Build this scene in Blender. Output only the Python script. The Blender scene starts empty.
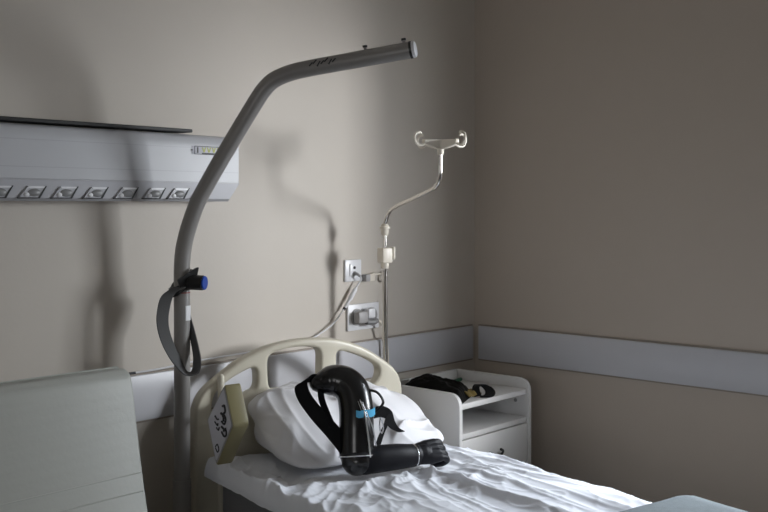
import bpy, bmesh, math, random
from mathutils import Vector, Matrix, noise
R = math.radians
random.seed(7)
SC = bpy.context.scene
COL = SC.collection

# ------------------------------------------------------------------ camera, world, light, exposure
cam_d = bpy.data.cameras.new('camera'); cam = bpy.data.objects.new('camera', cam_d); COL.objects.link(cam)
cam.location = (0, 0, 1.55); cam.rotation_euler = (R(90), 0, R(-48))
cam_d.sensor_width = 36; cam_d.lens = 46.875; cam_d.shift_y = -51 / 768
cam_d.clip_start = 0.05
SC.camera = cam

world = bpy.data.worlds.new('world'); SC.world = world; world.use_nodes = True
bg = world.node_tree.nodes['Background']; bg.inputs[0].default_value = (0.75, 0.86, 1.0, 1); bg.inputs[1].default_value = 0.6

WIN_Y0, WIN_Y1, WIN_Z0, WIN_Z1 = 0.45, 1.44, 0.95, 2.15        # opening of the window in the right wall
def daylight(name, loc, aim, sx, sz, energy, col):       # area light outside a window: sky at right, added fill at left
    ld = bpy.data.lights.new(name, 'AREA'); lo = bpy.data.objects.new(name, ld); COL.objects.link(lo)
    ld.shape = 'RECTANGLE'; ld.size = sx; ld.size_y = sz; ld.energy = energy; ld.color = col
    lo.location = loc; lo.rotation_euler = Vector(aim).to_track_quat('-Z', 'Y').to_euler()
daylight('daylight_sky', (4.85, -0.65, 1.90), (-1, 0.80, -0.15), 2.5, 1.1, 275, (0.90, 0.95, 1.0))
daylight('daylight_high', (4.95, 0.75, 2.95), (-1, 0.45, -0.85), 1.1, 0.6, 385, (0.84, 0.91, 1.0))
daylight('daylight_gap', (5.2, -1.0, 1.85), (-1, 1.25, -0.08), 0.42, 0.7, 90, (0.97, 0.98, 1.0))

daylight('fill_far_side', (-1.75, 0.2, 1.75), (1, 0.12, -0.02), 1.5, 1.3, 20, (1.0, 0.98, 0.95))      # weak fill light, added behind a made-up window in the left wall

SC.view_settings.view_transform = 'Standard'; SC.view_settings.look = 'None'
SC.view_settings.exposure = 0.0; SC.view_settings.gamma = 1.0; SC.view_settings.use_curve_mapping = False

# ------------------------------------------------------------------ materials
def mat(name, col, rough=0.5, metal=0.0, var=0.0, vscale=8.0, bump=0.0, bscale=60.0, spec=0.5, coat=0.0, sheen=0.0):
    m = bpy.data.materials.new(name); m.use_nodes = True
    nt = m.node_tree; p = nt.nodes['Principled BSDF']
    p.inputs['Base Color'].default_value = (*col, 1); p.inputs['Roughness'].default_value = rough
    p.inputs['Metallic'].default_value = metal; p.inputs['Specular IOR Level'].default_value = spec
    p.inputs['Coat Weight'].default_value = coat; p.inputs['Sheen Weight'].default_value = sheen
    tc = nt.nodes.new('ShaderNodeTexCoord')
    n = nt.nodes.new('ShaderNodeTexNoise'); n.inputs['Scale'].default_value = vscale; n.inputs['Detail'].default_value = 4
    nt.links.new(tc.outputs['Object'], n.inputs['Vector'])
    mx = nt.nodes.new('ShaderNodeMix'); mx.data_type = 'RGBA'
    lo_ = [max(0, c * (1 - var)) for c in col]; hi_ = [min(1, c * (1 + var)) for c in col]
    mx.inputs['A'].default_value = (*lo_, 1); mx.inputs['B'].default_value = (*hi_, 1)
    nt.links.new(n.outputs['Fac'], mx.inputs['Factor']); nt.links.new(mx.outputs['Result'], p.inputs['Base Color'])
    if bump:
        b = nt.nodes.new('ShaderNodeBump'); b.inputs['Strength'].default_value = bump; b.inputs['Distance'].default_value = 0.002
        n2 = nt.nodes.new('ShaderNodeTexNoise'); n2.inputs['Scale'].default_value = bscale; n2.inputs['Detail'].default_value = 3
        nt.links.new(tc.outputs['Object'], n2.inputs['Vector']); nt.links.new(n2.outputs['Fac'], b.inputs['Height'])
        nt.links.new(b.outputs['Normal'], p.inputs['Normal'])
    return m

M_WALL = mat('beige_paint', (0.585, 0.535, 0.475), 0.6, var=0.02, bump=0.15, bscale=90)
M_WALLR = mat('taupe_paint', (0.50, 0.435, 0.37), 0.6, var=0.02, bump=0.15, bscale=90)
M_CEIL = mat('ceiling_paint', (0.76, 0.73, 0.68), 0.8)
M_DARKWALL = mat('plain_paint', (0.50, 0.46, 0.41), 0.6)
M_FLOOR = mat('linoleum', (0.09, 0.08, 0.07), 0.4, var=0.15, vscale=14)
M_RAIL = mat('rail_board', (0.56, 0.56, 0.59), 0.35, var=0.02)
M_EDGE = mat('rail_edge', (0.30, 0.26, 0.22), 0.5)
M_OLIVE = mat('olive_plastic', (0.33, 0.295, 0.16), 0.4, var=0.04)
M_CREAM = mat('cream_plastic', (0.63, 0.59, 0.485), 0.35, var=0.03)
M_IVORY = mat('ivory_plastic', (0.78, 0.72, 0.62), 0.4)
M_POLE = mat('grey_enamel', (0.28, 0.268, 0.257), 0.32, var=0.04)
M_CHROME = mat('chrome', (0.72, 0.69, 0.65), 0.16, metal=1.0)
M_STEEL = mat('steel_cable', (0.8, 0.8, 0.82), 0.25, metal=1.0)
M_BLACK = mat('black_plastic', (0.012, 0.012, 0.013), 0.35)
M_GLOVE = mat('black_leatherette', (0.009, 0.009, 0.012), 0.48, bump=0.25, bscale=140, spec=0.22)
M_SHELL = mat('black_laminate', (0.008, 0.008, 0.009), 0.25, bump=0.1, bscale=30, coat=0.15, spec=0.55)
M_WEB = mat('black_webbing', (0.008, 0.008, 0.009), 0.75, bump=0.3, bscale=300, spec=0.2)
M_STRAP = mat('grey_webbing', (0.12, 0.12, 0.122), 0.75, bump=0.3, bscale=250, spec=0.2)
M_BLUE = mat('blue_plastic', (0.01, 0.06, 0.36), 0.35)
M_CYAN = mat('sky_blue_plastic', (0.10, 0.45, 0.72), 0.35)
M_SHEET = mat('white_cotton', (0.74, 0.755, 0.80), 0.85, bump=0.12, bscale=220, spec=0.2, sheen=0.1)
M_PILLOW = mat('white_pillowcase', (0.72, 0.715, 0.735), 0.85, bump=0.12, bscale=220, spec=0.2, sheen=0.1)
M_MATT = mat('mattress_cover', (0.20, 0.20, 0.21), 0.7, var=0.05)
M_BLANKET = mat('grey_blue_blanket', (0.20, 0.225, 0.235), 0.95, var=0.12, vscale=60, bump=0.5, bscale=260, spec=0.1)
M_WHITE = mat('white_laminate', (0.64, 0.63, 0.62), 0.4, var=0.01)
M_WPLAST = mat('white_plastic', (0.78, 0.78, 0.80), 0.35)
M_LAMP = mat('lamp_enamel', (0.53, 0.535, 0.56), 0.4)
M_LAMPL = mat('lamp_trim', (0.46, 0.46, 0.49), 0.4)
M_DARK = mat('dark_gap', (0.03, 0.03, 0.03), 0.6)
M_GREYP = mat('grey_plastic', (0.38, 0.37, 0.37), 0.45)
M_SOCK = mat('socket_insert', (0.24, 0.24, 0.24), 0.4)
M_CARD = mat('white_card', (0.62, 0.62, 0.68), 0.5)
M_INK = mat('black_ink', (0.015, 0.015, 0.02), 0.5)
M_VINYL = mat('pale_vinyl', (0.56, 0.575, 0.54), 0.45, bump=0.2, bscale=80)
M_BAG = mat('black_mesh_fabric', (0.007, 0.0065, 0.006), 0.8, bump=0.8, bscale=170, spec=0.08)
M_MUST = mat('mustard_fabric', (0.13, 0.09, 0.02), 0.8, bump=0.3, bscale=200)
M_GREEN = mat('dark_green_plastic', (0.01, 0.07, 0.035), 0.3)
M_LIME = mat('lime_print', (0.50, 0.52, 0.12), 0.5)
M_FRAME = mat('bed_metal', (0.30, 0.30, 0.29), 0.4)
M_RUBBER = mat('grey_rubber', (0.10, 0.10, 0.10), 0.6)
M_WOOD = mat('chair_leg_metal', (0.4, 0.4, 0.4), 0.3, metal=1.0)
M_RED = mat('red_line', (0.25, 0.03, 0.03), 0.5)

M_GLASS = bpy.data.materials.new('window_glass'); M_GLASS.use_nodes = True
_nt = M_GLASS.node_tree; _p = _nt.nodes['Principled BSDF']; _o = _nt.nodes['Material Output']
_t = _nt.nodes.new('ShaderNodeBsdfTransparent'); _g = _nt.nodes.new('ShaderNodeBsdfGlossy'); _g.inputs['Roughness'].default_value = 0.02
_m = _nt.nodes.new('ShaderNodeMixShader'); _m.inputs[0].default_value = 0.05; _nt.links.new(_t.outputs[0], _m.inputs[1])
_nt.links.new(_g.outputs[0], _m.inputs[2]); _nt.links.new(_m.outputs[0], _o.inputs['Surface']); _nt.nodes.remove(_p)

# ------------------------------------------------------------------ mesh helpers (all geometry authored in world metres)
PHI = R(-12); BED = Vector((2.183, 2.865, 0))
EU = Vector((math.cos(PHI), math.sin(PHI), 0)); EV = Vector((math.sin(PHI), -math.cos(PHI), 0))
def BL(u, v, z):            # bed coordinates: u across from the left, v from the headboard to the foot, z up
    return BED + EU * u + EV * v + Vector((0, 0, z))
def BD(u, v, z):            # a direction in bed coordinates
    return EU * u + EV * v + Vector((0, 0, z))
XY = (Vector((1, 0, 0)), Vector((0, 1, 0)), Vector((0, 0, 1)))
BEDAX = (EU, EV, Vector((0, 0, 1)))

class MB:
    def __init__(s): s.bm = bmesh.new()
    def _add(s, other):
        me = bpy.data.meshes.new('tmp'); other.to_mesh(me); other.free(); s.bm.from_mesh(me); bpy.data.meshes.remove(me); return s
    def box(s, lo, hi, bev=0.0, org=Vector((0, 0, 0)), ax=XY, seg=2):
        b = bmesh.new(); bmesh.ops.create_cube(b, size=1)
        for v in b.verts:
            c = [(lo[i] + hi[i]) / 2 + v.co[i] * (hi[i] - lo[i]) for i in range(3)]
            v.co = org + ax[0] * c[0] + ax[1] * c[1] + ax[2] * c[2]
        bmesh.ops.recalc_face_normals(b, faces=b.faces[:])
        if bev: bmesh.ops.bevel(b, geom=b.edges[:], offset=bev, segments=seg, profile=0.5, affect='EDGES')
        bmesh.ops.recalc_face_normals(b, faces=b.faces[:]); return s._add(b)
    def tube(s, pts, rad, n=14, cap=True, flat=1.0, up=None, roundend=False):
        pts = [Vector(p) for p in pts]; k = len(pts)
        rs = list(rad) if isinstance(rad, (list, tuple)) else [rad] * k
        if roundend:
            a, b_ = pts[0], pts[-1]; ta = (pts[0] - pts[1]).normalized(); tb = (pts[-1] - pts[-2]).normalized()
            pre, prr, post, por = [], [], [], []
            for t in (90, 72, 50, 25):
                pre.append(a + ta * rs[0] * math.sin(R(t))); prr.append(max(1e-4, rs[0] * math.cos(R(t))))
            for t in (25, 50, 72, 90):
                post.append(b_ + tb * rs[-1] * math.sin(R(t))); por.append(max(1e-4, rs[-1] * math.cos(R(t))))
            pts = pre + pts + post; rs = prr + rs + por; k = len(pts)
        b = bmesh.new(); rings = []; nrm = None
        for i, p in enumerate(pts):
            t = (pts[min(i + 1, k - 1)] - pts[max(i - 1, 0)]).normalized()
            if nrm is None:
                ref = up if up is not None else (Vector((0, 0, 1)) if abs(t.z) < 0.9 else Vector((0, 1, 0)))
                nrm = (ref - t * ref.dot(t)).normalized()
            else: nrm = (nrm - t * nrm.dot(t)).normalized()
            bi = t.cross(nrm)
            rings.append([b.verts.new(p + (nrm * math.cos(2 * math.pi * j / n) + bi * flat * math.sin(2 * math.pi * j / n)) * rs[i]) for j in range(n)])
        for i in range(k - 1):
            for j in range(n):
                b.faces.new((rings[i][j], rings[i][(j + 1) % n], rings[i + 1][(j + 1) % n], rings[i + 1][j]))
        if cap: b.faces.new(rings[0][::-1]); b.faces.new(rings[-1])
        bmesh.ops.recalc_face_normals(b, faces=b.faces[:]); return s._add(b)
    def ribbon(s, pts, wid, th):                       # flat strap: wid = list of half-width vectors
        b = bmesh.new(); rows = []; k = len(pts); pts = [Vector(p) for p in pts]
        for i, p in enumerate(pts):
            t = (pts[min(i + 1, k - 1)] - pts[max(i - 1, 0)]).normalized(); w = Vector(wid[i]); nn = t.cross(w).normalized() * th / 2
            rows.append([b.verts.new(p + w * .92 + nn), b.verts.new(p + w), b.verts.new(p + w * .92 - nn), b.verts.new(p - w * .92 - nn), b.verts.new(p - w), b.verts.new(p - w * .92 + nn)])
        for i in range(k - 1):
            for j in range(6): b.faces.new((rows[i][j], rows[i][(j + 1) % 6], rows[i + 1][(j + 1) % 6], rows[i + 1][j]))
        b.faces.new(rows[0][::-1]); b.faces.new(rows[-1])
        bmesh.ops.recalc_face_normals(b, faces=b.faces[:]); return s._add(b)
    def prism(s, poly, org, ax, ay, az, depth, bev=0.0, seg=2):    # polygon in (ax, ay), extruded along az
        b = bmesh.new()
        f = b.faces.new([b.verts.new(org + ax * x + ay * y) for x, y in poly])
        r = bmesh.ops.extrude_face_region(b, geom=[f])
        for v in [g for g in r['geom'] if isinstance(g, bmesh.types.BMVert)]: v.co += az * depth
        bmesh.ops.recalc_face_normals(b, faces=b.faces[:])
        if bev:
            bmesh.ops.bevel(b, geom=b.edges[:], offset=bev, segments=seg, profile=0.5, affect='EDGES')
        return s._add(b)
    def grid(s, nu, nv, fn, thick=0.0, closed=False):
        b = bmesh.new(); g = [[b.verts.new(fn(i / nu, j / nv)) for j in range(nv + 1)] for i in range(nu + 1)]
        for i in range(nu):
            for j in range(nv): b.faces.new((g[i][j], g[i + 1][j], g[i + 1][j + 1], g[i][j + 1]))
        bmesh.ops.recalc_face_normals(b, faces=b.faces[:])
        if thick: bmesh.ops.solidify(b, geom=b.faces[:], thickness=thick)
        return s._add(b)
    def ell(s, c, rx, ry, rz, ax=XY, n=20):
        b = bmesh.new(); bmesh.ops.create_uvsphere(b, u_segments=n, v_segments=n // 2 + 2, radius=1)
        for v in b.verts: v.co = Vector(c) + ax[0] * v.co.x * rx + ax[1] * v.co.y * ry + ax[2] * v.co.z * rz
        bmesh.ops.recalc_face_normals(b, faces=b.faces[:]); return s._add(b)
    def cyl(s, a, b_, r, n=20, bev=0.0):
        a = Vector(a); b_ = Vector(b_)
        if bev:
            t = (b_ - a).normalized(); return s.tube([a, a + t * 1e-4, a + t * bev, b_ - t * bev, b_ - t * 1e-4, b_], [r - bev, r - bev, r, r, r - bev, r - bev], n)
        return s.tube([a, b_], r, n)
    def torus(s, c, axn, R_, r, n=32, m=10, a0=0, a1=360):
        axn = Vector(axn).normalized(); u = axn.orthogonal().normalized(); w = axn.cross(u)
        pts = [Vector(c) + (u * math.cos(R(a0 + (a1 - a0) * i / n)) + w * math.sin(R(a0 + (a1 - a0) * i / n))) * R_ for i in range(n + 1)]
        return s.tube(pts, r, m)

def spline(pts, n=8, closed=False):
    pts = [Vector(p) for p in pts]; out = []; k = len(pts)
    for i in range(k if closed else k - 1):
        if closed: p0, p1, p2, p3 = pts[(i - 1) % k], pts[i], pts[(i + 1) % k], pts[(i + 2) % k]
        else: p0, p1, p2, p3 = pts[max(i - 1, 0)], pts[i], pts[i + 1], pts[min(i + 2, k - 1)]
        for j in range(n):
            t = j / n
            out.append(0.5 * ((2 * p1) + (p2 - p0) * t + (2 * p0 - 5 * p1 + 4 * p2 - p3) * t * t + (3 * p1 - p0 - 3 * p2 + p3) * t ** 3))
    if not closed: out.append(pts[-1])
    return out
def lerp_list(vals, n):
    out = []
    for a, b in zip(vals[:-1], vals[1:]):
        for j in range(n):
            out.append(a + (b - a) * (j / n))
    out.append(vals[-1]); return out
def roundpoly(poly, rad, n=5):
    out = []; k = len(poly)
    rads = rad if isinstance(rad, (list, tuple)) else [rad] * k
    for i in range(k):
        p = Vector(poly[i]); a = Vector(poly[i - 1]); b = Vector(poly[(i + 1) % k]); r = rads[i]
        if r <= 0: out.append((p.x, p.y)); continue
        da = (a - p); db = (b - p); ra = min(r, da.length * .48); rb = min(r, db.length * .48)
        pa = p + da.normalized() * ra; pb = p + db.normalized() * rb
        for j in range(n + 1):
            t = j / n; q = pa * (1 - t) ** 2 + p * 2 * t * (1 - t) + pb * t * t; out.append((q.x, q.y))
    return out

def link(o, parent=None):
    COL.objects.link(o)
    if parent is not None: o.parent = parent
    return o
def root_matrix(o):
    M = Matrix.LocRotScale(o.location, o.rotation_euler, None)
    return (root_matrix(o.parent) @ M) if o.parent else M
def from_mesh(name, me, m, parent=None, smooth=35, base=None, rz=0.0):
    o = bpy.data.objects.new(name, me); me.materials.append(m)
    if base is not None: o.location = base; o.rotation_euler = (0, 0, rz)
    link(o, parent)
    me.transform(root_matrix(o).inverted())
    if smooth:
        me.polygons.foreach_set('use_smooth', [True] * len(me.polygons)); me.set_sharp_from_angle(angle=R(smooth))
    me.update(); return o
def build(name, mb, m, parent=None, smooth=35, base=None, rz=0.0):
    me = bpy.data.meshes.new(name); mb.bm.to_mesh(me); mb.bm.free()
    return from_mesh(name, me, m, parent, smooth, base, rz)
def tag(o, label, cat, group=None):
    o['label'] = label; o['category'] = cat
    if group: o['group'] = group
    return o
def thing(name, label, cat, loc, rz=0.0, group=None):
    o = bpy.data.objects.new(name, None); o.empty_display_size = 0.1; COL.objects.link(o)
    o.location = loc; o.rotation_euler = (0, 0, rz); return tag(o, label, cat, group)
def struct(name, mb, m, parent=None, smooth=30):
    o = build(name, mb, m, parent, smooth)
    if parent is None: o['kind'] = 'structure'
    return o
def plate_mesh(loops, half, bev, org, ax, ay, az, res=3):
    """solid plate with holes: first loop is the outline; rounded rims"""
    cu = bpy.data.curves.new('plate', 'CURVE'); cu.dimensions = '2D'; cu.fill_mode = 'BOTH'
    cu.extrude = half; cu.bevel_depth = bev; cu.bevel_resolution = res; cu.offset = -bev
    for lp in loops:
        sp = cu.splines.new('POLY'); sp.points.add(len(lp) - 1); sp.use_cyclic_u = True
        for q, (x, y) in zip(sp.points, lp): q.co = (x, y, 0, 1)
    ob = bpy.data.objects.new('plate', cu); COL.objects.link(ob)
    dg = bpy.context.evaluated_depsgraph_get(); me = bpy.data.meshes.new_from_object(ob.evaluated_get(dg))
    bpy.data.objects.remove(ob); bpy.data.curves.remove(cu); me.materials.clear()
    for v in me.vertices: v.co = org + ax * v.co.x + ay * v.co.y + az * v.co.z
    b = bmesh.new(); b.from_mesh(me); bmesh.ops.remove_doubles(b, verts=b.verts[:], dist=1e-5)
    bmesh.ops.recalc_face_normals(b, faces=b.faces[:]); b.to_mesh(me); b.free()
    return me
def sm(x, a, b):
    t = max(0.0, min(1.0, (x - a) / (b - a))); return t * t * (3 - 2 * t)
def N3(x, y, z=0.0): return noise.noise(Vector((x, y, z)))
def ridge(x, y, z=0.0): return 1 - min(1, abs(N3(x, y, z)) * 2.4)

# ------------------------------------------------------------------ the room
X0, X1, Y0, Y1, ZC = -1.3, 3.94, -2.0, 2.95, 2.85
struct('floor', MB().box((X0 - .1, Y0 - .1, -.1), (X1 + .3, Y1 + .1, 0)), M_FLOOR)
struct('ceiling', MB().box((X0 - .1, Y0 - .1, ZC), (X1 + .3, Y1 + .1, ZC + .1)), M_CEIL)
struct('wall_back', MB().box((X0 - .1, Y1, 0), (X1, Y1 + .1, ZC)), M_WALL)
WL = (-0.6, 1.0, 1.05, 2.35)  # opening added in the left wall for the fill light
struct('wall_left', MB().box((X0 - .1, Y0, 0), (X0, WL[0], ZC)).box((X0 - .1, WL[1], 0), (X0, Y1, ZC)).box((X0 - .1, WL[0], 0), (X0, WL[1], WL[2])).box((X0 - .1, WL[0], WL[3]), (X0, WL[1], ZC)), M_DARKWALL)
wf = MB(); xa, xb = X0 - .08, X0 - .03
wf.box((xa, WL[0], WL[2]), (xb, WL[0] + .05, WL[3]), .006).box((xa, WL[1] - .05, WL[2]), (xb, WL[1], WL[3]), .006)
wf.box((xa, WL[0] + .05, WL[2]), (xb, WL[1] - .05, WL[2] + .05), .006).box((xa, WL[0] + .05, WL[3] - .05), (xb, WL[1] - .05, WL[3]), .006)
fill_win = struct('fill_window', wf, M_WPLAST)  # unseen window, added to let the fill light in
build('pane', MB().box((X0 - .058, WL[0] + .05, WL[2] + .05), (X0 - .052, WL[1] - .05, WL[3] - .05)), M_GLASS, fill_win)
struct('wall_front', MB().box((X0 - .1, Y0 - .1, 0), (X1, Y0, ZC)), M_DARKWALL)
wr = MB()
wr.box((X1, Y0 - .1, 0), (X1 + .12, WIN_Y0, ZC)); wr.box((X1, WIN_Y1, 0), (X1 + .12, Y1 + .1, ZC))
wr.box((X1, WIN_Y0, 0), (X1 + .12, WIN_Y1, WIN_Z0)); wr.box((X1, WIN_Y0, WIN_Z1), (X1 + .12, WIN_Y1, ZC))
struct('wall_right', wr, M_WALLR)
wf = MB(); wx0, wx1 = X1 + .06, X1 + .11
wf.box((wx0, WIN_Y0, WIN_Z0), (wx1, WIN_Y0 + .05, WIN_Z1), .006); wf.box((wx0, WIN_Y1 - .05, WIN_Z0), (wx1, WIN_Y1, WIN_Z1), .006)
wf.box((wx0, WIN_Y0 + .05, WIN_Z0), (wx1, WIN_Y1 - .05, WIN_Z0 + .05), .006); wf.box((wx0, WIN_Y0 + .05, WIN_Z1 - .05), (wx1, WIN_Y1 - .05, WIN_Z1), .006)
win = struct('window_1', wf, M_WPLAST)
build('pane', MB().box((X1 + .082, WIN_Y0 + .05, WIN_Z0 + .05), (X1 + .088, WIN_Y1 - .05, WIN_Z1 - .05)), M_GLASS, win)
build('window_sill', MB().box((X1 - .04, WIN_Y0 - .03, WIN_Z0 - .03), (X1 + .06, WIN_Y1 + .03, WIN_Z0), .006), M_WPLAST, win)
# crash rails: pale boards with a thin brown edge strip
def crash_rail(name, lo, hi, elo, ehi):
    o = struct(name, MB().box(lo, hi, .005), M_RAIL)
    build('edge_strip', MB().box(*elo).box(*ehi), M_EDGE, o)
crash_rail('trim_1', (X0, Y1 - .020, .804), (3.905, Y1 + .005, .963),
           ((X0, Y1 - .012, .963), (3.908, Y1 + .004, .969)), ((X0, Y1 - .012, .797), (3.908, Y1 + .004, .804)))
crash_rail('trim_2', (X1 - .020, 1.40, .802), (X1 + .005, 2.915, .963),
           ((X1 - .012, 1.39, .963), (X1 + .004, 2.918, .969)), ((X1 - .012, 1.39, .795), (X1 + .004, 2.918, .802)))
struct('baseboard_back', MB().box((X0, Y1 - .015, 0), (X1 - .015, Y1 + .002, .09), .003), M_EDGE)
struct('baseboard_right', MB().box((X1 - .015, Y0, 0), (X1 + .002, Y1, .09), .003), M_EDGE)

# ------------------------------------------------------------------ bedhead lamp unit on the wall
LX0, LX1 = 1.30, 2.375
lamp = thing('bedhead_lamp_panel', 'long grey-white bedhead panel with round sockets, high on the wall behind the grey pole', 'wall lamp', ((LX0 + LX1) / 2, Y1, 1.563))
prof = roundpoly([(2.95, 1.80), (2.875, 1.80), (2.858, 1.775), (2.858, 1.632), (2.95, 1.632)], [0, .02, .02, 0, 0])
build('housing', MB().prism([(y, z) for y, z in prof], Vector((LX0, 0, 0)), XY[1], XY[2], XY[0], LX1 - LX0), M_LAMP, lamp, smooth=25)
prof = [(2.95, 1.628), (2.857, 1.628), (2.862, 1.572), (2.872, 1.563), (2.95, 1.563)]
lower = MB().prism(prof, Vector((LX0, 0, 0)), XY[1], XY[2], XY[0], LX1 - LX0 + .002)
for v in lower.bm.verts:
    if v.co.x > LX1 - .02 and v.co.z < 1.58: v.co.x -= .040
build('socket_rail', lower, M_LAMPL, lamp, smooth=25)
lines = MB()
for z in (1.752, 1.668): lines.box((LX0, 2.8565, z - .0012), (LX1, 2.8585, z + .0012))
lines.box((LX0, 2.8563, 1.6285), (LX1, 2.8595, 1.6315))
build('seam', lines, M_LAMPL, lamp)
build('top_slab', MB().box((LX0, 2.868, 1.806), (2.175, 2.95, 1.818), .003), M_DARK, lamp)  # thin dark slab along the top of the housing
xs = [1.45, 1.56, 1.67, 1.78, 1.895, 2.005, 2.105, 2.205]
for x in xs:
    fr = roundpoly([(x - .044, 1.572), (x + .020, 1.572), (x + .042, 1.606), (x - .018, 1.606)], .006)
    s_ = build('socket', MB().prism(fr, Vector((0, 2.854, 0)), XY[0], XY[2], XY[1], .012), M_LAMPL, lamp)
    build('shadow_lip', MB().prism(roundpoly([(x - .048, 1.570), (x + .022, 1.570), (x + .046, 1.609), (x + .041, 1.609), (x + .017, 1.5735), (x - .048, 1.5735)], .001), Vector((0, 2.8525, 0)), XY[0], XY[2], XY[1], .01), M_DARK, s_)
    build('upper_lip', MB().prism([(x - .012, 1.6015), (x + .036, 1.6025), (x + .041, 1.608), (x - .018, 1.608)], Vector((0, 2.8523, 0)), XY[0], XY[2], XY[1], .01), M_WPLAST, s_)
    build('insert', MB().ell((x + .004, 2.855, 1.588), .023, .005, .0125), M_SOCK, s_)
    build('contact', MB().ell((x - .021, 2.8535, 1.582), .009, .004, .0075), M_WPLAST, s_)
st = build('label_sticker', MB().box((2.155, 2.8560, 1.722), (2.328, 2.8582, 1.752), .0005), M_CARD, lamp)
fr = MB()
fr.box((2.165, 2.8552, 1.722), (2.328, 2.8562, 1.7245)).box((2.165, 2.8552, 1.7495), (2.328, 2.8562, 1.752)).box((2.165, 2.8552, 1.722), (2.1675, 2.8562, 1.752))
fr.box((2.176, 2.8552, 1.727), (2.182, 2.8562, 1.748)).box((2.198, 2.8552, 1.723), (2.285, 2.8562, 1.7285)).box((2.296, 2.8552, 1.726), (2.300, 2.8562, 1.748)).box((2.150, 2.8552, 1.735), (2.158, 2.8562, 1.739))
build('border_print', fr, M_INK, st)
gl = MB()
for i, x in enumerate((2.198, 2.220, 2.242, 2.264)):
    gl.prism([(x, 1.748), (x + .005, 1.748), (x + .009, 1.736), (x + .013, 1.748), (x + .018, 1.748), (x + .012, 1.730), (x + .006, 1.730)], Vector((0, 2.8550, 0)), XY[0], XY[2], XY[1], .001)
build('letter_print', gl, M_LIME, st)

for o in (st, *st.children):
    for v in o.data.vertices: v.co += Vector((.008, 0, .007))

# ------------------------------------------------------------------ wall sockets, bracket, cables
so = thing('wall_socket', 'white square wall socket with a call cable plugged in, above the double socket', 'socket', (3.073, Y1, 1.225))
build('face_plate', MB().box((3.022, Y1 - .010, 1.225), (3.122, Y1, 1.318), .004), M_WPLAST, so)
build('insert', MB().box((3.047, Y1 - .014, 1.248), (3.099, Y1 - .008, 1.300), .003), M_WPLAST, so)
build('jack_hole', MB().cyl((3.073, Y1 - .016, 1.284), (3.073, Y1 - .010, 1.284), .0065), M_INK, so)
build('jack_hole', MB().cyl((3.073, Y1 - .0155, 1.258), (3.073, Y1 - .010, 1.258), .011), M_GREYP, so)
d = thing('double_wall_socket', 'wide double wall socket holding a grey plug, low beside the bent drip pole', 'socket', (3.133, Y1, 1.015))
build('face_plate', MB().box((3.036, Y1 - .012, 1.015), (3.232, Y1, 1.128), .005), M_WPLAST, d)
for x in (3.088, 3.180):
    r_ = build('socket_ring', MB().tube([(x, Y1 - .016, 1.072), (x, Y1 - .011, 1.072)], .036, 28), M_GREYP, d)
    build('recess', MB().cyl((x, Y1 - .0175, 1.072), (x, Y1 - .014, 1.072), .029, 28), M_SOCK, r_)
pl = thing('power_plug', 'grey power plug with thin cord in the double wall socket', 'plug', (3.125, Y1 - .05, 1.06))
build('plug_body', MB().box((3.060, Y1 - .055, 1.048), (3.120, Y1 - .0178, 1.098), .010), M_GREYP, pl)
build('plug_head', MB().tube(spline([(3.118, Y1 - .042, 1.052), (3.150, Y1 - .045, 1.048), (3.185, Y1 - .045, 1.052)], 6), [.012] * 7 + [.013] * 3 + [.009] * 3, 12), M_SOCK, pl)
build('adapter', MB().box((3.125, Y1 - .050, 1.065), (3.170, Y1 - .0178, 1.108), .008), M_WPLAST, pl)
build('cord', MB().tube(spline([(3.180, Y1 - .045, 1.052), (3.206, Y1 - .047, 1.040), (3.228, Y1 - .045, 1.00), (3.240, Y1 - .05, .93), (3.246, Y1 - .05, .80), (3.246, Y1 - .05, .45)], 8), .0062, 8), M_IVORY, pl)
br = thing('wall_bracket', 'small white clip bracket on the wall right of the square socket', 'bracket', (3.18, Y1, 1.22))
build('grey_block', MB().box((3.130, Y1 - .030, 1.222), (3.158, Y1, 1.252), .004), M_GREYP, br)
build('clip_plate', MB().prism(roundpoly([(3.156, 1.222), (3.192, 1.222), (3.196, 1.256), (3.156, 1.252)], .003), Vector((0, Y1 - .024, 0)), XY[0], XY[2], XY[1], .024, .002), M_IVORY, br)
build('bar', MB().box((3.19, Y1 - .012, 1.245), (3.255, Y1, 1.254), .002), M_IVORY, br)
build('prong', MB().tube(spline([(3.258, Y1 - .006, 1.258), (3.249, Y1 - .022, 1.240), (3.250, Y1 - .024, 1.222), (3.258, Y1 - .006, 1.214)], 4), .005, 8), M_IVORY, br)
yc = Y1 - .012
cab = thing('call_cable', 'thin white cable with inline connector, from the square socket down along the crash rail', 'cable', (2.9, Y1 - .02, .975))
build('plug', MB().tube(spline([(3.073, Y1 - .0156, 1.258), (3.074, Y1 - .030, 1.257), (3.082, Y1 - .038, 1.248)], 4), [.007] * 5 + [.006] * 4, 10), M_GREYP, cab)
pa = spline([(3.082, Y1 - .038, 1.248), (3.093, Y1 - .036, 1.235), (3.088, Y1 - .03, 1.222), (3.074, Y1 - .028, 1.205), (3.035, Y1 - .026, 1.155), (3.000, Y1 - .024, 1.115),
             (2.945, Y1 - .02, 1.062), (2.88, Y1 - .016, 1.028), (2.80, Y1 - .014, 1.005), (2.62, Y1 - .012, .992), (2.458, Y1 - .010, .987), (2.25, Y1 - .010, .983), (2.1, Y1 - .010, .9745), (1.985, Y1 - .010, .9725)], 8)
build('cord', MB().tube(pa, .0034, 8), M_WPLAST, cab)
cn = build('inline_connector', MB().tube([(3.072, Y1 - .028, 1.203), (3.064, Y1 - .028, 1.193), (3.035, Y1 - .026, 1.155), (3.030, Y1 - .026, 1.150), (3.010, Y1 - .025, 1.126), (3.004, Y1 - .024, 1.119)], [.004, .009, .010, .007, .008, .006], 10), M_WPLAST, cab)
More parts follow.
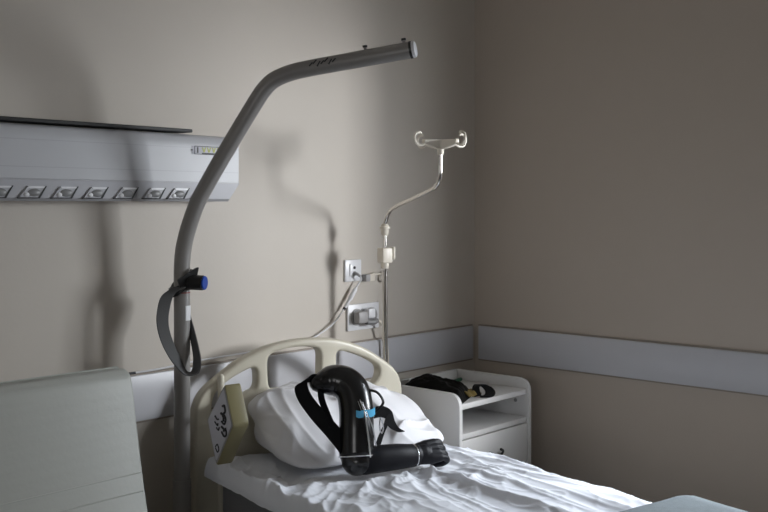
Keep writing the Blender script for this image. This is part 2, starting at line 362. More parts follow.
build('connector_tip', MB().cyl((3.004, Y1 - .024, 1.119), (2.998, Y1 - .024, 1.112), .0065), M_INK, cn)
build('cable_end', MB().cyl((1.985, Y1 - .010, .9725), (1.955, Y1 - .010, .9725), .0045), M_INK, cab)

# ------------------------------------------------------------------ hospital bed
bed = thing('hospital_bed', 'hospital bed with arched cream headboard under the bent grey pole', 'bed', BL(.435, 1.0, 0), PHI)
def arch(c):       # headboard rim height at distance c from the centre
    return 1.044 - .050 * (c / .30) ** 2 if abs(c) < .30 else None
half = [(.455, .25), (.455, .70), (.456, .80), (.450, .840), (.436, .872), (.410, .902), (.36, .938), (.28, .986), (.19, 1.021), (.10, 1.040), (0, 1.046)]
pts = [Vector((.435 + x, z, 0)) for x, z in half] + [Vector((.435 - x, z, 0)) for x, z in half[-2::-1]]
outline = [(p.x, p.y) for p in spline(pts, 4)]
def hole(pl, rad): return roundpoly(pl, rad, 6)
h_l = hole([(.228, .965), (.155, .942), (.090, .908), (.050, .868), (.048, .800), (.075, .795), (.19, .872), (.228, .880)], [.035, .06, .06, .05, .02, .02, .05, .03])
h_c = hole([(.285, .870), (.500, .870), (.502, 1.004), (.435, 1.018), (.36, 1.018), (.272, 1.000), (.275, .900)], [.03, .03, .03, .08, .08, .035, .05])
h_r = hole([(.575, .875), (.575, .985), (.605, .988), (.70, .956), (.780, .912), (.775, .86), (.72, .83), (.62, .86)], [.03, .02, .04, .06, .03, .03, .04, .04])
hb = plate_mesh([outline, h_l, h_c, h_r], .012, .014, BL(0, .014, 0), EU, Vector((0, 0, 1)), EV, 4)
from_mesh('headboard', hb, M_CREAM, bed, smooth=50)
fb_pts = [Vector((.435 + x, z * .85, 0)) for x, z in half] + [Vector((.435 - x, z * .85, 0)) for x, z in half[-2::-1]]
fb = plate_mesh([[(p.x, p.y) for p in spline(fb_pts, 3)]], .012, .014, BL(0, 2.10, 0), EU, Vector((0, 0, 1)), EV, 3)
from_mesh('footboard', fb, M_CREAM, bed, smooth=50)
f = MB()
for u in (.03, .80): f.box((u, .06, .36), (u + .05, 2.06, .44), .006, BED, BEDAX)
for v in (.10, .55, 1.0, 1.5, 1.98): f.box((.03, v, .40), (.85, v + .05, .44), .004, BED, BEDAX)
f.box((-.08, -.02, .36), (.95, .05, .42), .006, BED, BEDAX)
build('bed_frame', f, M_FRAME, bed)
build('platform', MB().box((.02, .07, .44), (.85, 2.06, .465), .004, BED, BEDAX), M_FRAME, bed)
for u, v in ((.06, .2), (.81, .2), (.06, 1.9), (.81, 1.9)):
    l = build('leg', MB().box((u - .025, v - .025, .12), (u + .025, v + .025, .37), .005, BED, BEDAX), M_FRAME, bed)
    build('caster', MB().cyl(BL(u - .018, v, .062), BL(u + .018, v, .062), .0615, 24, .008), M_RUBBER, l)
# control panel on a post at the left side
build('panel_post', MB().tube([BL(.076, .052, .43), BL(.076, .052, .88), BL(.075, .050, .940)], .0125, 14, roundend=True), M_CREAM, bed)
build('post_arm', MB().tube([BL(.076, .052, .845), BL(.03, .13, .845), BL(-.012, .26, .84)], .011, 12), M_CREAM, bed)
PA, PB = Vector((.349, .974)), Vector((.222, .838)); PC, PD = Vector((.290, .696)), Vector((.410, .850))
poly = roundpoly([PA, PB, PC, PD], [.012] * 4, 4)
pan = build('control_panel', MB().prism(poly, BL(-.062, 0, 0), EV, Vector((0, 0, 1)), EU, .058, .005), M_OLIVE, bed)
cen = (PA + PB + PC + PD) / 4
inner = roundpoly([cen + (q - cen) * .88 for q in (PA, PB, PC, PD)], .008, 4)
rim = roundpoly([cen + (q - cen) * .955 for q in (PA, PB, PC, PD)], .010, 4)
build('panel_rim', MB().prism(rim, BL(-.0628, 0, 0), EV, Vector((0, 0, 1)), EU, .004), M_GREYP, pan)
build('panel_face', MB().prism(inner, BL(-.0645, 0, 0), EV, Vector((0, 0, 1)), EU, .004), M_CARD, pan)
def ps(s, t):      # point on the face: s along the upper-left edge, t down towards the lower edge
    q = PB + (PA - PB) * s + (PC - PB) * t; return BL(-.065, q.x, q.y)
def stroke(pts, r=.0024): build('pictogram', MB().tube(spline([ps(*p) for p in pts], 5), r, 6), M_INK, pan)
stroke([(.78, .30), (.86, .36), (.84, .46), (.76, .44)], .0042); stroke([(.66, .36), (.74, .48), (.70, .56)], .0045)
stroke([(.62, .50), (.70, .62), (.80, .60), (.78, .50), (.70, .46)], .0036); stroke([(.58, .58), (.66, .70), (.74, .74)], .004)
stroke([(.54, .66), (.60, .80), (.70, .84), (.72, .76), (.62, .70)], .0036)
stroke([(.40, .22), (.46, .34), (.52, .38)], .003); stroke([(.34, .30), (.42, .44), (.46, .42)], .0026); stroke([(.36, .44), (.42, .54), (.48, .52)], .0026)
stroke([(.16, .72), (.20, .84), (.28, .84), (.26, .72), (.16, .70)], .0022)

# mattress, sheet, blanket
tag(build('mattress', MB().box((.040, .115, .467), (.850, 2.03, .634), .028, BED, BEDAX, 3), M_MATT, None, base=BL(.435, 1.0, .467), rz=PHI),
    'grey mattress lying on the bed under the white sheet', 'mattress')
HL, HR = .018, .893         # left and right drop of the sheet
arc_l, arc_r, cr = .066, .10, .035
def sheet_pt(a, b):
    v = .092 + 1.956 * b
    total = arc_l + (HR - HL) + arc_r; s = a * total
    top = s - arc_l
    u0 = HL + top
    # long creases running towards the foot, crumples round the arm and pillow
    fan = .30 * (u0 - .36)
    ww = u0 - fan * sm(v, .5, 1.4) * .7 + .03 * N3(u0 * 3, v * 2.2, 5)
    am = .25 + .75 * sm(u0, .12, .5)
    w = (.024 * ridge(ww * 6.0, v * .75, 1) ** 2 + .009 * ridge(ww * 14, v * 1.3, 3) ** 2.5) * am
    w += .0045 * N3(ww * 9, v * 2, 9) + (.0040 * ridge(ww * 24 + v * 2.5, v * 2.2, 4) ** 4 + .0030 * ridge(u0 * 9 + v * 7, v * 6 - u0 * 12, 14) ** 5) * am
    near = math.exp(-((u0 - .36) ** 2 / .09 + (v - .70) ** 2 / .045))
    w += near * (.022 * ridge(u0 * 5 + v * 4, v * 5 - u0 * 2, 11) ** 2.5 + .011 * ridge(u0 * 10 - v * 4, v * 8 + u0 * 3, 12) ** 3)
    left = 1 - sm(u0, .04, .32)
    w += left * (.024 * ridge(v * 5 + u0 * 6, u0 * 4, 21) ** 2 + .009 * ridge(v * 12 + u0 * 10, u0 * 6, 22) ** 3)
    q_ = max(0, min(1, ((u0 - .31) * .32 + (v - .56) * .07) / .1073)); ds = math.hypot(u0 - .31 - .32 * q_, v - .56 - .07 * q_)
    w *= .25 + .75 * sm(ds, .035, .085)          # pressed down under the arm
    z = .652 + max(0, w)
    if u0 > .10 and .06 < v < .5: z = .652 + max(0, w) * .35       # pressed flat under the pillow
    if v > 1.33: z = .652 + max(0, w) * (.25 + .75 * (1 - sm(v, 1.33, 1.40)))
    wob = .012 * N3(v * 3.5, 3.3) + .005 * N3(v * 11, 7.1)
    w_ = max(0, w)
    if top < 0:
        d_ = -top; w_ *= 1 - .8 * sm(d_, 0, .045); wob *= sm(d_, 0, .05); ang = min(d_ / cr, math.pi / 2)
        return BL(HL - .8 * cr * math.sin(ang) + wob, v, .652 + w_ - cr * (1 - math.cos(ang)) - max(0, d_ - cr * math.pi / 2))
    if top > HR - HL:
        d_ = top - (HR - HL); w_ *= 1 - .8 * sm(d_, 0, .045); wob *= sm(d_, 0, .05); ang = min(d_ / cr, math.pi / 2)
        return BL(HR + .5 * cr * math.sin(ang) + wob * .5, v, .652 + w_ - .022 - cr * (1 - math.cos(ang)) - max(0, d_ - cr * math.pi / 2))
    return BL(u0, v, z - .022 * sm(u0, .78, .893))
tag(build('bed_sheet', MB().grid(230, 400, sheet_pt), M_SHEET, None, 0, BL(.435, 1.0, .652), PHI), 'crumpled white bed sheet spread over the mattress', 'bed sheet')
bs = bpy.data.objects['bed_sheet']; bs.data.polygons.foreach_set('use_smooth', [True] * len(bs.data.polygons))
def blanket_pt(a, b):
    u = -.035 + .945 * a; v = 1.40 + .62 * b
    e = .004 * N3(u * 6, v * 6, 2)
    v += .006 * N3(u * 5, 1.7) * (1 - b)
    return BL(u, v, .700 + e + .008 * sm(b, 0, .04) - .008 * (1 - sm(a, 0, .05)) - .008 * sm(a, .95, 1))
tag(build('blanket', MB().grid(60, 50, blanket_pt, .018), M_BLANKET, None, 50, BL(.435, 1.6, .68), PHI), 'folded blue-grey blanket across the foot of the bed on the white sheet', 'blanket')

# pillow: plump, slumped against the headboard
SEC = [(.078, .680), (.056, .725), (.054, .80), (.070, .862), (.115, .896), (.185, .893), (.275, .855), (.365, .803), (.438, .745), (.470, .700), (.455, .677), (.38, .676), (.25, .676), (.14, .676)]
SECL = [(p.x, p.y) for p in spline([Vector((v, z, 0)) for v, z in SEC], 8, True)]
def pil_world(a, b):
    s = 2 * a - 1; k = len(SECL); f_ = b * k; i = int(f_) % k; t = f_ - int(f_)
    v = SECL[i][0] * (1 - t) + SECL[(i + 1) % k][0] * t; z = SECL[i][1] * (1 - t) + SECL[(i + 1) % k][1] * t
    e = max(0., 1 - abs(s) ** 4.5) ** .5; eb = max(0., 1 - abs(s) ** 9) ** .5
    cv, cz = (.21, .80) if s < 0 else (.24, .745)
    lo = 1 - sm(z, .68, .76); e_ = e + (eb - e) * lo
    v = cv + (v - cv) * e_; z = cz + (z - cz) * e_
    uL = .165 - .22 * min(.30, v - .06); uR = .865 - .10 * (v - .06)
    u = uL + (uR - uL) * a
    top = sm(z, .682, .72) * e
    if s < 0: u -= .050 * sm(-s, .3, .9) * sm(z, .78, .86) * (1 - sm(v, .12, .26))
    if s > 0: u -= .030 * sm(s, .3, .9) * sm(v, .15, .35) * sm(z, .69, .74)
    if top > 0:
        z -= .045 * math.exp(-((u - .43) / .09) ** 2) * top * sm(v, .05, .2)      # pressed in behind the arm
        z -= .060 * sm(u, .56, .78) * top * sm(z, .70, .80)
        x_, y_ = u, v
        dg = u * .70 + v * .72; dn = -u * .72 + v * .70
        lf = 1 - sm(u, .34, .46)
        w = lf * .020 * ridge(dn * 9, dg * 2.2, 2) ** 2.5 * (1 - sm(v, .16, .34))          # slanting folds at the upper left
        w += .013 * ridge(u * 5 + v * 3, v * 9 + z * 6, 6) ** 2.5 + .006 * ridge(u * 9 + 2, z * 16 + v * 9, 8) ** 3
        rt = sm(u, .52, .60)
        ra = math.atan2(v - .50, u - .44)                                              # folds fanning out from the arm on the right
        w += rt * .020 * ridge(ra * 4.2, (u - .44) * 2, 31) ** 2.5 * sm(v, .16, .36)
        v += w * .5 * top; z += (w - .004) * top
    z = max(z, .676 + .0004 * N3(u * 9, v * 9)); v = max(v, .0545)
    return BL(u, v, z)
pb = MB(); pb.grid(130, 150, pil_world)
bmesh.ops.remove_doubles(pb.bm, verts=pb.bm.verts[:], dist=.0003); bmesh.ops.recalc_face_normals(pb.bm, faces=pb.bm.faces[:])
pw = build('pillow', pb, M_PILLOW, None, 80, BL(.52, .25, .676), PHI)
tag(pw, 'plump white pillow leaning on the headboard behind the black artificial arm', 'pillow')

# ------------------------------------------------------------------ trapeze pole with clamp and strap
TB = Vector((2.061, 2.777, 0)); TH = Vector((.5, -.866, 0)); TU, TV = -.101, .111
tp = thing('trapeze_pole', 'tall bent grey lifting pole rising at the left of the headboard', 'pole', TB, PHI)
def TP(q, z): return TB + TH * q + Vector((0, 0, z))
path = [(0, .40), (0, .8), (0, 1.20), (0, 1.345), (.012, 1.433), (.046, 1.535), (.083, 1.608), (.176, 1.760), (.265, 1.898), (.294, 1.937), (.328, 1.966), (.382, 1.987), (.451, 2.001), (.588, 2.021), (.794, 2.051)]
build('tube', MB().tube(spline([TP(*q) for q in path], 6), .0275, 24), M_POLE, tp)
build('lower_sleeve', MB().tube([TP(0, .06), TP(0, .62)], .031, 24), M_POLE, tp)
build('bed_socket', MB().tube([TP(0, .34), TP(0, .46)], .036, 24).box((TU, TV - .02, .37), (.025, TV + .02, .40), .003, BED, BEDAX), M_FRAME, tp)
TD = (TP(.794, 2.051) - TP(.588, 2.021)).normalized(); TE = TP(.794, 2.051); TN = TD.cross(Vector((0, 0, 1))).cross(TD).normalized()
build('end_band', MB().tube([TE - TD * .008, TE], .0285, 24), M_BLACK, tp)
build('end_cap', MB().tube([TE, TE + TD * .009, TE + TD * .012], [.0275, .026, .021], 24), M_WPLAST, tp)
for q in (.642, .770):
    e_ = TP(q, 2.021 + (q - .588) * .1456) + TN * .025
    s_ = build('stop_pin', MB().cyl(e_, e_ + TN * .010, .0055), M_POLE, tp)
    build('pin_head', MB().cyl(e_ + TN * .009, e_ + TN * .016, .0080), M_BLACK, s_)
lb = MB()
TS = TD.cross(TN).normalized()
if TS.dot(Vector((-.743, -.669, 0))) < 0: TS = -TS
def onpole(q, ang, r=.0279):       # a point on the upper tube's skin, ang measured up from the side that faces the room
    return TP(q, 2.001 + (q - .451) * .146) + TS * r * math.cos(ang) + TN * r * math.sin(ang)
for k in range(7):
    q = .456 + .013 * k; a0 = .30 + .22 * math.sin(k * 2.1); lb.tube([onpole(q, a0 - .22), onpole(q + .012, a0 + .16 + .1 * (k % 3))], .0024, 6)
build('worn_label', lb, M_INK, tp)
build('joint_line', MB().tube([TP(0, 1.252), TP(0, 1.2555)], .0279, 24), M_RED, tp)
build('white_tag', MB().grid(6, 3, lambda a, b: TP(0, 1.16 + .05 * b) + BD(.0281 * math.sin(R(0 + 60 * a)), .0281 * math.cos(R(0 + 60 * a)), 0), .0006), M_WPLAST, tp)

sl = thing('grab_strap', 'dark webbing strap looped with a blue-ended clamp round the grey pole', 'strap', BL(TU, TV + .03, 1.29), PHI)
cl = MB(); rc = .034
ring = []
for k in range(25):
    a = 2 * math.pi * k / 24
    ring.append(BL(TU + rc * math.cos(a), TV + rc * math.sin(a), 1.285 + .030 * math.cos(a)))
cl.ribbon(ring, [Vector((0, 0, .017))] * 25, .007)
build('clamp_band', cl, M_BLACK, sl)
build('clamp_ear', MB().prism(roundpoly([(-.03, -.02), (.03, .015), (.038, .05), (.028, .048), (-.04, .01)], .004), BL(TU + .005, TV + .036, 1.29), EU, Vector((0, 0, 1)), EV, .006), M_BLACK, sl)
kd = BD(.66, .75, -.02).normalized()
k0 = BL(TU + .014, TV + .026, 1.289)
kb = build('knob', MB().cyl(k0, k0 + kd * .054, .0255, 24, .004), M_BLACK, sl)
build('knob_cap', MB().cyl(k0 + kd * .052, k0 + kd * .059, .0235, 24, .002), M_BLUE, kb)
lp = [(-.080, .050, 1.275), (-.118, .040, 1.250), (-.132, .034, 1.200), (-.134, .034, 1.150), (-.122, .042, 1.095), (-.098, .052, 1.040), (-.070, .062, .995), (-.050, .070, .985), (-.034, .076, .995), (-.026, .068, 1.035), (-.024, .040, 1.09), (-.025, .008, 1.15), (-.030, -.016, 1.205), (-.050, -.026, 1.245), (-.085, -.020, 1.27)]
wd = [(.6, .5, .0), (.9, .3, .1), (1, .1, .0), (1, .0, .0), (1, -.1, .1), (.8, -.4, .3), (.45, -.8, .3), (.1, -1, .1), (-.2, -1, .0), (-.2, -1, .0), (-.1, -1, .0), (0, -1, .0), (.1, -1, .1), (.3, -.9, .1), (.5, -.7, .1)]
sp_ = spline([BL(p[0] + TU + .055, p[1] + TV - .012, p[2]) for p in lp], 6); ws = spline([BD(*w) for w in wd], 6); ws = [w.normalized() * .0215 for w in ws]
build('webbing_loop', MB().ribbon(sp_, ws, .0045), M_STRAP, sl)

# ------------------------------------------------------------------ drip stand
iv = thing('drip_pole', 'bent chrome drip pole with ivory bottle hooks, standing behind the headboard', 'drip pole', BL(.885, -.075, 0), PHI)
U0, V0 = .885, -.075
build('outer_tube', MB().tube([BL(U0, V0, .34), BL(U0, V0, 1.30)], .0125, 20), M_CHROME, iv)
inner_p = [(V0, 1.28), (V0, 1.36), (V0, 1.440), (V0 + .004, 1.480), (V0 + .026, 1.517), (V0 + .08, 1.545), (V0 + .27, 1.598), (V0 + .335, 1.622), (V0 + .357, 1.655), (V0 + .362, 1.70), (V0 + .363, 1.776)]
build('inner_tube', MB().tube(spline([BL(U0, v, z) for v, z in inner_p], 6), .0085, 18), M_CHROME, iv)
cl = build('height_clamp', MB().box((U0 - .025, V0 - .022, 1.312), (U0 + .025, V0 + .022, 1.374), .005, BED, BEDAX), M_IVORY, iv)
build('clamp_collar', MB().tube([BL(U0, V0, 1.288), BL(U0, V0, 1.292), BL(U0, V0, 1.315), BL(U0, V0, 1.318)], [.0145, .017, .017, .015], 20), M_IVORY, cl)
build('clamp_knob', MB().cyl(BL(U0 + .018, V0 + .01, 1.345), BL(U0 + .028, V0 + .014, 1.347), .008).box((U0 + .027, V0 - .008, 1.325), (U0 + .038, V0 + .024, 1.378), .004, BED, BEDAX), M_IVORY, cl)
build('neck_collar', MB().tube([BL(U0, V0, z) for z in (1.424, 1.430, 1.450, 1.452, 1.460, 1.462, 1.470, 1.474)], [.012, .0155, .0165, .0225, .0225, .0165, .014, .009], 22), M_IVORY, iv)
T = V0 + .363
hd = build('hook_head', MB().tube([BL(U0, T, 1.742), BL(U0, T, 1.750), BL(U0, T, 1.772), BL(U0, T, 1.796)], [.011, .013, .013, .020], 18), M_IVORY, iv)
arms = MB()
for dv in (-1, 1):
    arms.prism(roundpoly([(0, 1.801), (.10 * dv, 1.798), (.10 * dv, 1.782), (.02 * dv, 1.764), (0, 1.764)], .004), BL(U0 - .009, T, 0), EV, Vector((0, 0, 1)), EU, .018, .003)
for du in (-1, 1):
    arms.prism(roundpoly([(0, 1.801), (.085 * du, 1.798), (.085 * du, 1.784), (.02 * du, 1.765), (0, 1.765)], .004), BL(U0, T - .009, 0), EU, Vector((0, 0, 1)), EV, .018, .003)
build('cross_arm', arms, M_IVORY, hd)
for du, dv in ((0, -1), (0, 1), (-1, 0), (1, 0)):
    L = .105 if dv else .088
    tip = BL(U0 + du * L, T + dv * L, 1.788); o_ = BD(du, dv, 0)
    hp = [tip - o_ * .012 + Vector((0, 0, -.004)), tip + o_ * .006 + Vector((0, 0, -.012)), tip + o_ * .026 + Vector((0, 0, -.008)), tip + o_ * .038 + Vector((0, 0, .012)), tip + o_ * .034 + Vector((0, 0, .028)), tip + o_ * .016 + Vector((0, 0, .037)), tip + o_ * .008 + Vector((0, 0, .034))]
    build('hook', MB().tube(spline(hp, 5), .0048, 10, roundend=True), M_IVORY, hd)

# ------------------------------------------------------------------ nightstand and what lies on it
ns = thing('nightstand', 'white open nightstand with one drawer, between the bed and the corner', 'nightstand', (3.43, 2.66, 0))
def side(x0):
    pr = roundpoly([(2.452, .075), (2.452, .790), (2.865, .790), (2.865, .075)], [.01, .06, .012, .01], 8)
    return MB().prism(pr, Vector((x0, 0, 0)), XY[1], XY[2], XY[0], .020, .002)
build('side_panel', side(3.175), M_WHITE, ns); build('side_panel', side(3.668), M_WHITE, ns)
build('back_panel', MB().box((3.195, 2.845, .09), (3.668, 2.863, .790), .002), M_WHITE, ns)
build('top_shelf', MB().box((3.195, 2.466, .722), (3.668, 2.845, .745), .002), M_WHITE, ns)
build('middle_shelf', MB().box((3.195, 2.462, .602), (3.668, 2.845, .624), .002), M_WHITE, ns)
dr = build('drawer', MB().box((3.198, 2.458, .435), (3.665, 2.476, .598), .002).box((3.21, 2.476, .445), (3.655, 2.83, .58)), M_WHITE, ns)
build('handle', MB().tube(spline([(3.385, 2.457, .520), (3.392, 2.440, .516), (3.425, 2.432, .507), (3.458, 2.440, .516), (3.465, 2.457, .520)], 5), .0055, 10), M_BLACK, dr)
do = build('door', MB().box((3.198, 2.458, .10), (3.665, 2.476, .431), .002), M_WHITE, ns)
build('handle', MB().tube(spline([(3.405, 2.457, .38), (3.412, 2.440, .376), (3.445, 2.432, .37), (3.478, 2.440, .376), (3.485, 2.457, .38)], 5), .0055, 10), M_SOCK, do)
build('bottom_panel', MB().box((3.195, 2.47, .08), (3.668, 2.845, .10), .002), M_WHITE, ns)
build('cam_lock', MB().cyl((3.664, 2.520, .690), (3.6685, 2.520, .690), .008), M_SOCK, ns)
for x, y in ((3.21, 2.49), (3.655, 2.49), (3.21, 2.82), (3.655, 2.82)):
    build('caster', MB().cyl((x - .012, y, .031), (x + .012, y, .031), .0305, 18, .005).box((x - .006, y - .006, .05), (x + .006, y + .006, .082)), M_RUBBER, ns)

bag = thing('black_bag', 'limp black mesh bag with a strap end lying on the nightstand', 'bag', (3.33, 2.66, .745), R(35))
bc = Vector((3.335, 2.655, .7465)); ba = (Vector((.78, .62, 0)).normalized(), Vector((-.62, .78, 0)).normalized())
def bag_pt(a, b):
    s, t = 2 * a - 1, 2 * b - 1
    e = max(0., (1 - s ** 4) * (1 - t ** 4)) ** .6
    x, y = s * .150, t * .165
    h = (.058 + .022 * N3(x * 9, y * 9, 3) + .014 * ridge(x * 20, y * 14, 5) - .02 * s) * e
    cx = 3.300 + s * .100 + .02 * N3(t * 2, 4) * (1 - abs(s)); cy = 2.672 + t * .165 + .045 * s
    return Vector((min(max(cx, 3.1985), 3.60), min(cy, 2.84), .7465 + max(0, h)))
bgm = MB().grid(46, 46, bag_pt)
bgm.grid(20, 20, lambda a, b: Vector((bag_pt(a, b).x, bag_pt(a, b).y, .7458)))
build('bag_body', bgm, M_BAG, bag, 70)
build('mustard_flap', MB().grid(14, 10, lambda a, b: Vector((3.285 + .125 * a + .02 * b, 2.485 + .085 * b + .03 * a, .749 + .030 * math.sin(math.pi * (.15 + .7 * b)) * (1 - .35 * a) + .006 * N3(a * 4, b * 4))), .004), M_MUST, bag, 60)
lpts = [(3.360, 2.500, .754), (3.376, 2.520, .768), (3.400, 2.538, .782), (3.430, 2.540, .786), (3.448, 2.520, .778), (3.442, 2.495, .762), (3.412, 2.478, .752), (3.378, 2.476, .7505)]
lw = [Vector((.008, -.014, .004))] * 3 + [Vector((.012, -.018, 0))] * 5
build('strap_loop', MB().ribbon(spline(lpts, 5), spline(lw, 5), .006), M_WEB, bag)
mk = MB().cyl((3.56, 2.785, .7535), (3.635, 2.800, .7535), .0085, 16, .002)
mk = build('marker_pen', mk, M_GREEN, None, 35, Vector((3.6, 2.79, .745)))
tag(mk, 'small dark green marker lying on the nightstand behind the black bag', 'pen')

# ------------------------------------------------------------------ the artificial arm on the bed
pa_ = thing('prosthetic_arm', 'glossy black artificial arm bent at the elbow on the bed, gloved fist to the right', 'prosthesis', BL(.36, .56, .67), PHI)
E0 = (.318, .566, .712)
up = [(.306, .564, .718), (.310, .558, .735), (.316, .549, .78), (.324, .537, .835), (.332, .521, .885), (.333, .500, .930), (.318, .474, .955), (.294, .455, .963), (.270, .444, .962), (.243, .433, .958)]
ur = [.051, .057, .058, .057, .057, .057, .056, .053, .048, .032]
build('upper_shell', MB().tube(spline([BL(*p) for p in up], 6), lerp_list(ur, 6), 28, roundend=True), M_SHELL, pa_, 60)
build('elbow_joint', MB().ell(BL(.314, .570, .716), .055, .050, .044, BEDAX, 28), M_SHELL, pa_, 60)
fo = [(.325, .578, .712), (.37, .590, .717), (.44, .600, .716), (.49, .605, .713), (.515, .608, .712)]
build('forearm', MB().tube(spline([BL(*p) for p in fo], 6), lerp_list([.042, .0445, .0425, .0385, .036], 6), 28, roundend=True), M_GLOVE, pa_, 60)
AX = (BL(.632, .628, .716) - BL(.525, .611, .714)).normalized()
NB = BD(-.15, .66, .74); NB = (NB - AX * NB.dot(AX)).normalized()      # back of the hand
WD = AX.cross(NB).normalized()
if WD.z < 0: WD = -WD
wr0 = BL(.512, .608, .713)
def hp_(a, w, n_): return wr0 + AX * (a * 1.12) + WD * (w * 1.15) + NB * n_
hm = MB()
hm.tube([hp_(-.012, 0, 0), hp_(.010, 0, 0), hp_(.030, 0, .001)], [.034, .032, .033], 20, flat=1.0, roundend=True)
for w in (-.022, -.007, .008, .022):
    hm.tube([hp_(.015, w * .7, .002), hp_(.045, w * .95, .006), hp_(.072, w * 1.1, .010)], [.021, .021, .0165], 14, roundend=True)
fl = [(.024, 1.00), (.0085, 1.10), (-.0085, 1.06), (-.024, .88)]
for w, L in fl:
    q = spline([hp_(.070, w * 1.12, .011), hp_(.090, w * 1.15, .008), hp_(.090 + .014 * L, w * 1.15, -.012), hp_(.082 + .010 * L, w * 1.1, -.030), hp_(.062, w * 1.05, -.034)], 5)
    hm.tube(q, lerp_list([.0118, .0112, .0104, .0098, .0085], 5), 12, roundend=True)
q = spline([hp_(.020, .024, -.004), hp_(.040, .036, -.016), hp_(.060, .030, -.028), hp_(.078, .016, -.036)], 5)
hm.tube(q, lerp_list([.016, .0135, .0115, .0095], 5), 12, roundend=True)
tm = bpy.data.meshes.new('hand'); hm.bm.to_mesh(tm); hm.bm.free()
to = bpy.data.objects.new('hand', tm); COL.objects.link(to)
mo = to.modifiers.new('r', 'REMESH'); mo.mode = 'VOXEL'; mo.voxel_size = .0021
ms = to.modifiers.new('s', 'SMOOTH'); ms.iterations = 2; ms.factor = .5
dg = bpy.context.evaluated_depsgraph_get(); hme = bpy.data.meshes.new_from_object(to.evaluated_get(dg)); bpy.data.objects.remove(to)
from_mesh('gloved_hand', hme, M_GLOVE, pa_, 180)
build('wrist_ring', MB().torus(wr0 - AX * .004, AX, .0362, .0026, 36, 8), M_STEEL, pa_)
build('elbow_ring', MB().torus(BL(.310, .561, .730), BD(.1, -.22, 1), .0592, .0024, 44, 8), M_STEEL, pa_)
# sky-blue strap keeper, steel cables
def col_at(z):      # axis of the upper shell at a height
    P_ = [(.306, .564, .70), (.316, .549, .78), (.324, .537, .835), (.332, .521, .885), (.333, .500, .93)]
    for a, b in zip(P_[:-1], P_[1:]):
        if z <= b[2]: break
    t = (z - a[2]) / (b[2] - a[2]); return (a[0] + (b[0] - a[0]) * t, a[1] + (b[1] - a[1]) * t)
def around(z, deg, r): 
    u, v = col_at(z); return BL(u + r * math.cos(R(deg)), v + r * math.sin(R(deg)), z)
kp = MB()
for d0, d1 in ((124, 101), (95, 42)):
    kp.ribbon([around(.868 + .006 * abs(t - .5), d0 + (d1 - d0) * t, .0615) for t in [i / 8 for i in range(9)]], [Vector((0, 0, .0125))] * 9, .005)
build('blue_keeper', kp, M_CYAN, pa_)
cb = MB()
cb.tube(spline([around(.955, 118, .040), around(.92, 106, .0585), around(.868, 98, .066), around(.80, 88, .063), around(.735, 78, .062)], 6), .0026, 8)
cb.tube(spline([around(.950, 106, .044), around(.91, 98, .0595), around(.868, 90, .066), around(.82, 72, .068), around(.765, 55, .068)], 6), .0022, 8)
cb.tube(spline([around(.958, 130, .036), around(.92, 114, .0585), around(.872, 104, .061)], 6), .0018, 8)
cb.tube(spline([around(.940, 92, .048), around(.90, 84, .0585), around(.872, 78, .061)], 6), .0018, 8)
build('steel_cable', cb, M_STEEL, pa_)
sw = MB().tube(spline([around(.935, 40, .050), BL(.392, .560, .928), BL(.405, .575, .895), around(.862, 30, .062)], 8), .0045, 8)
build('cord_loop', sw, M_BLACK, pa_)
def vw(*p): return BD(*p)
s1 = [(.246, .432, .972), (.212, .424, .974), (.184, .418, .957), (.181, .444, .918), (.206, .482, .865), (.240, .515, .815), (.266, .542, .770), (.285, .556, .725)]
w1 = [vw(.002, .008, .014), vw(.006, .008, .014), vw(.020, .006, .006), vw(.024, .004, .006), vw(.024, .003, .010), vw(.025, .002, .011), vw(.024, .002, .010), vw(.018, .002, .006)]
build('strap', MB().ribbon(spline([BL(*p) for p in s1], 6), spline(w1, 6), .0035), M_WEB, pa_)
s2 = [(.240, .448, .940), (.238, .460, .905), (.240, .485, .868), (.246, .512, .825)]
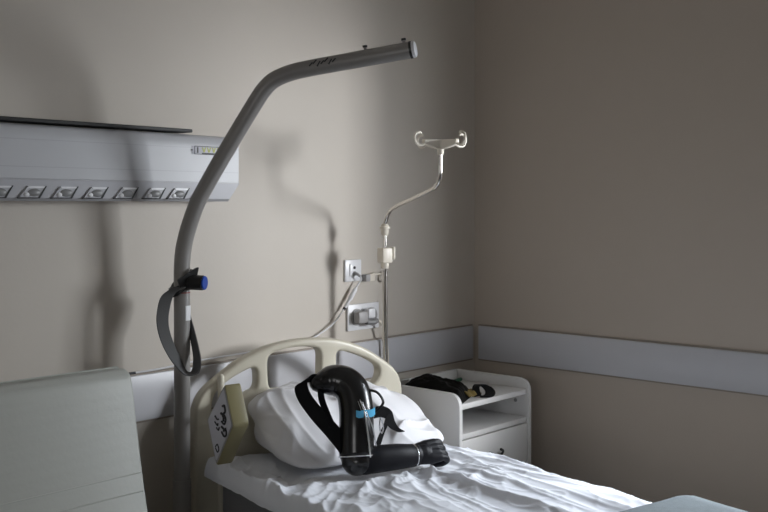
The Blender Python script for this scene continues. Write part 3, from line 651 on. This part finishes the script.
build('strap', MB().ribbon(spline([BL(*p) for p in s2], 6), [vw(.015, -.005, 0)] * 19, .0035), M_WEB, pa_)
s3 = [(.385, .556, .862), (.412, .560, .862), (.436, .566, .848), (.446, .568, .818), (.468, .574, .797), (.490, .580, .790)]
w3 = [vw(.004, .0, .020), vw(.006, 0, .018), vw(.010, 0, .014), vw(.013, 0, .008), vw(.003, 0, .007), vw(.0006, 0, .001)]
build('strap', MB().ribbon(spline([BL(*p) for p in s3], 6), spline(w3, 6), .0035), M_WEB, pa_)
s4 = [(.436, .566, .852), (.425, .568, .825), (.402, .570, .790), (.384, .572, .752)]
build('strap', MB().ribbon(spline([BL(*p) for p in s4], 6), [vw(.014, .0, .006)] * 19, .0035), M_WEB, pa_)
build('buckle', MB().tube(spline([BL(.392, .578, .850), BL(.404, .578, .815), BL(.396, .578, .795), BL(.388, .578, .82), BL(.392, .578, .850)], 5), .0022, 8), M_STEEL, pa_)

# ------------------------------------------------------------------ armchair at the left
ch = thing('upholstered_chair', 'pale upholstered chair backed against the wall, left of the bed', 'chair', (1.40, 2.3, 0))
bp = [(2.560, 1.045), (2.540, 1.070), (2.505, 1.068), (2.482, 1.035), (2.455, .90), (2.425, .76), (2.385, .60), (2.355, .47), (2.46, .47), (2.50, .62), (2.53, .80)]
bp = [(p.x, p.y) for p in spline([Vector((y, z, 0)) for y, z in bp], 4, True)]
build('backrest', MB().prism(bp, Vector((1.14, 0, 0)), XY[1], XY[2], XY[0], .53, .012, 3), M_VINYL, ch)
sm_ = MB()
for z, y in ((.785, 2.4318), (.735, 2.4185)): sm_.tube([(1.15, y, z), (1.66, y, z)], .0022, 6)
build('seam', sm_, M_VINYL, ch)
build('seat', MB().box((1.14, 1.90, .38), (1.67, 2.45, .48), .03, seg=4), M_VINYL, ch)
for x, y in ((1.18, 1.94), (1.63, 1.94), (1.18, 2.42), (1.63, 2.42)):
    build('leg', MB().tube([(x, y, 0.0), (x, y, .385)], .014, 14), M_WOOD, ch)
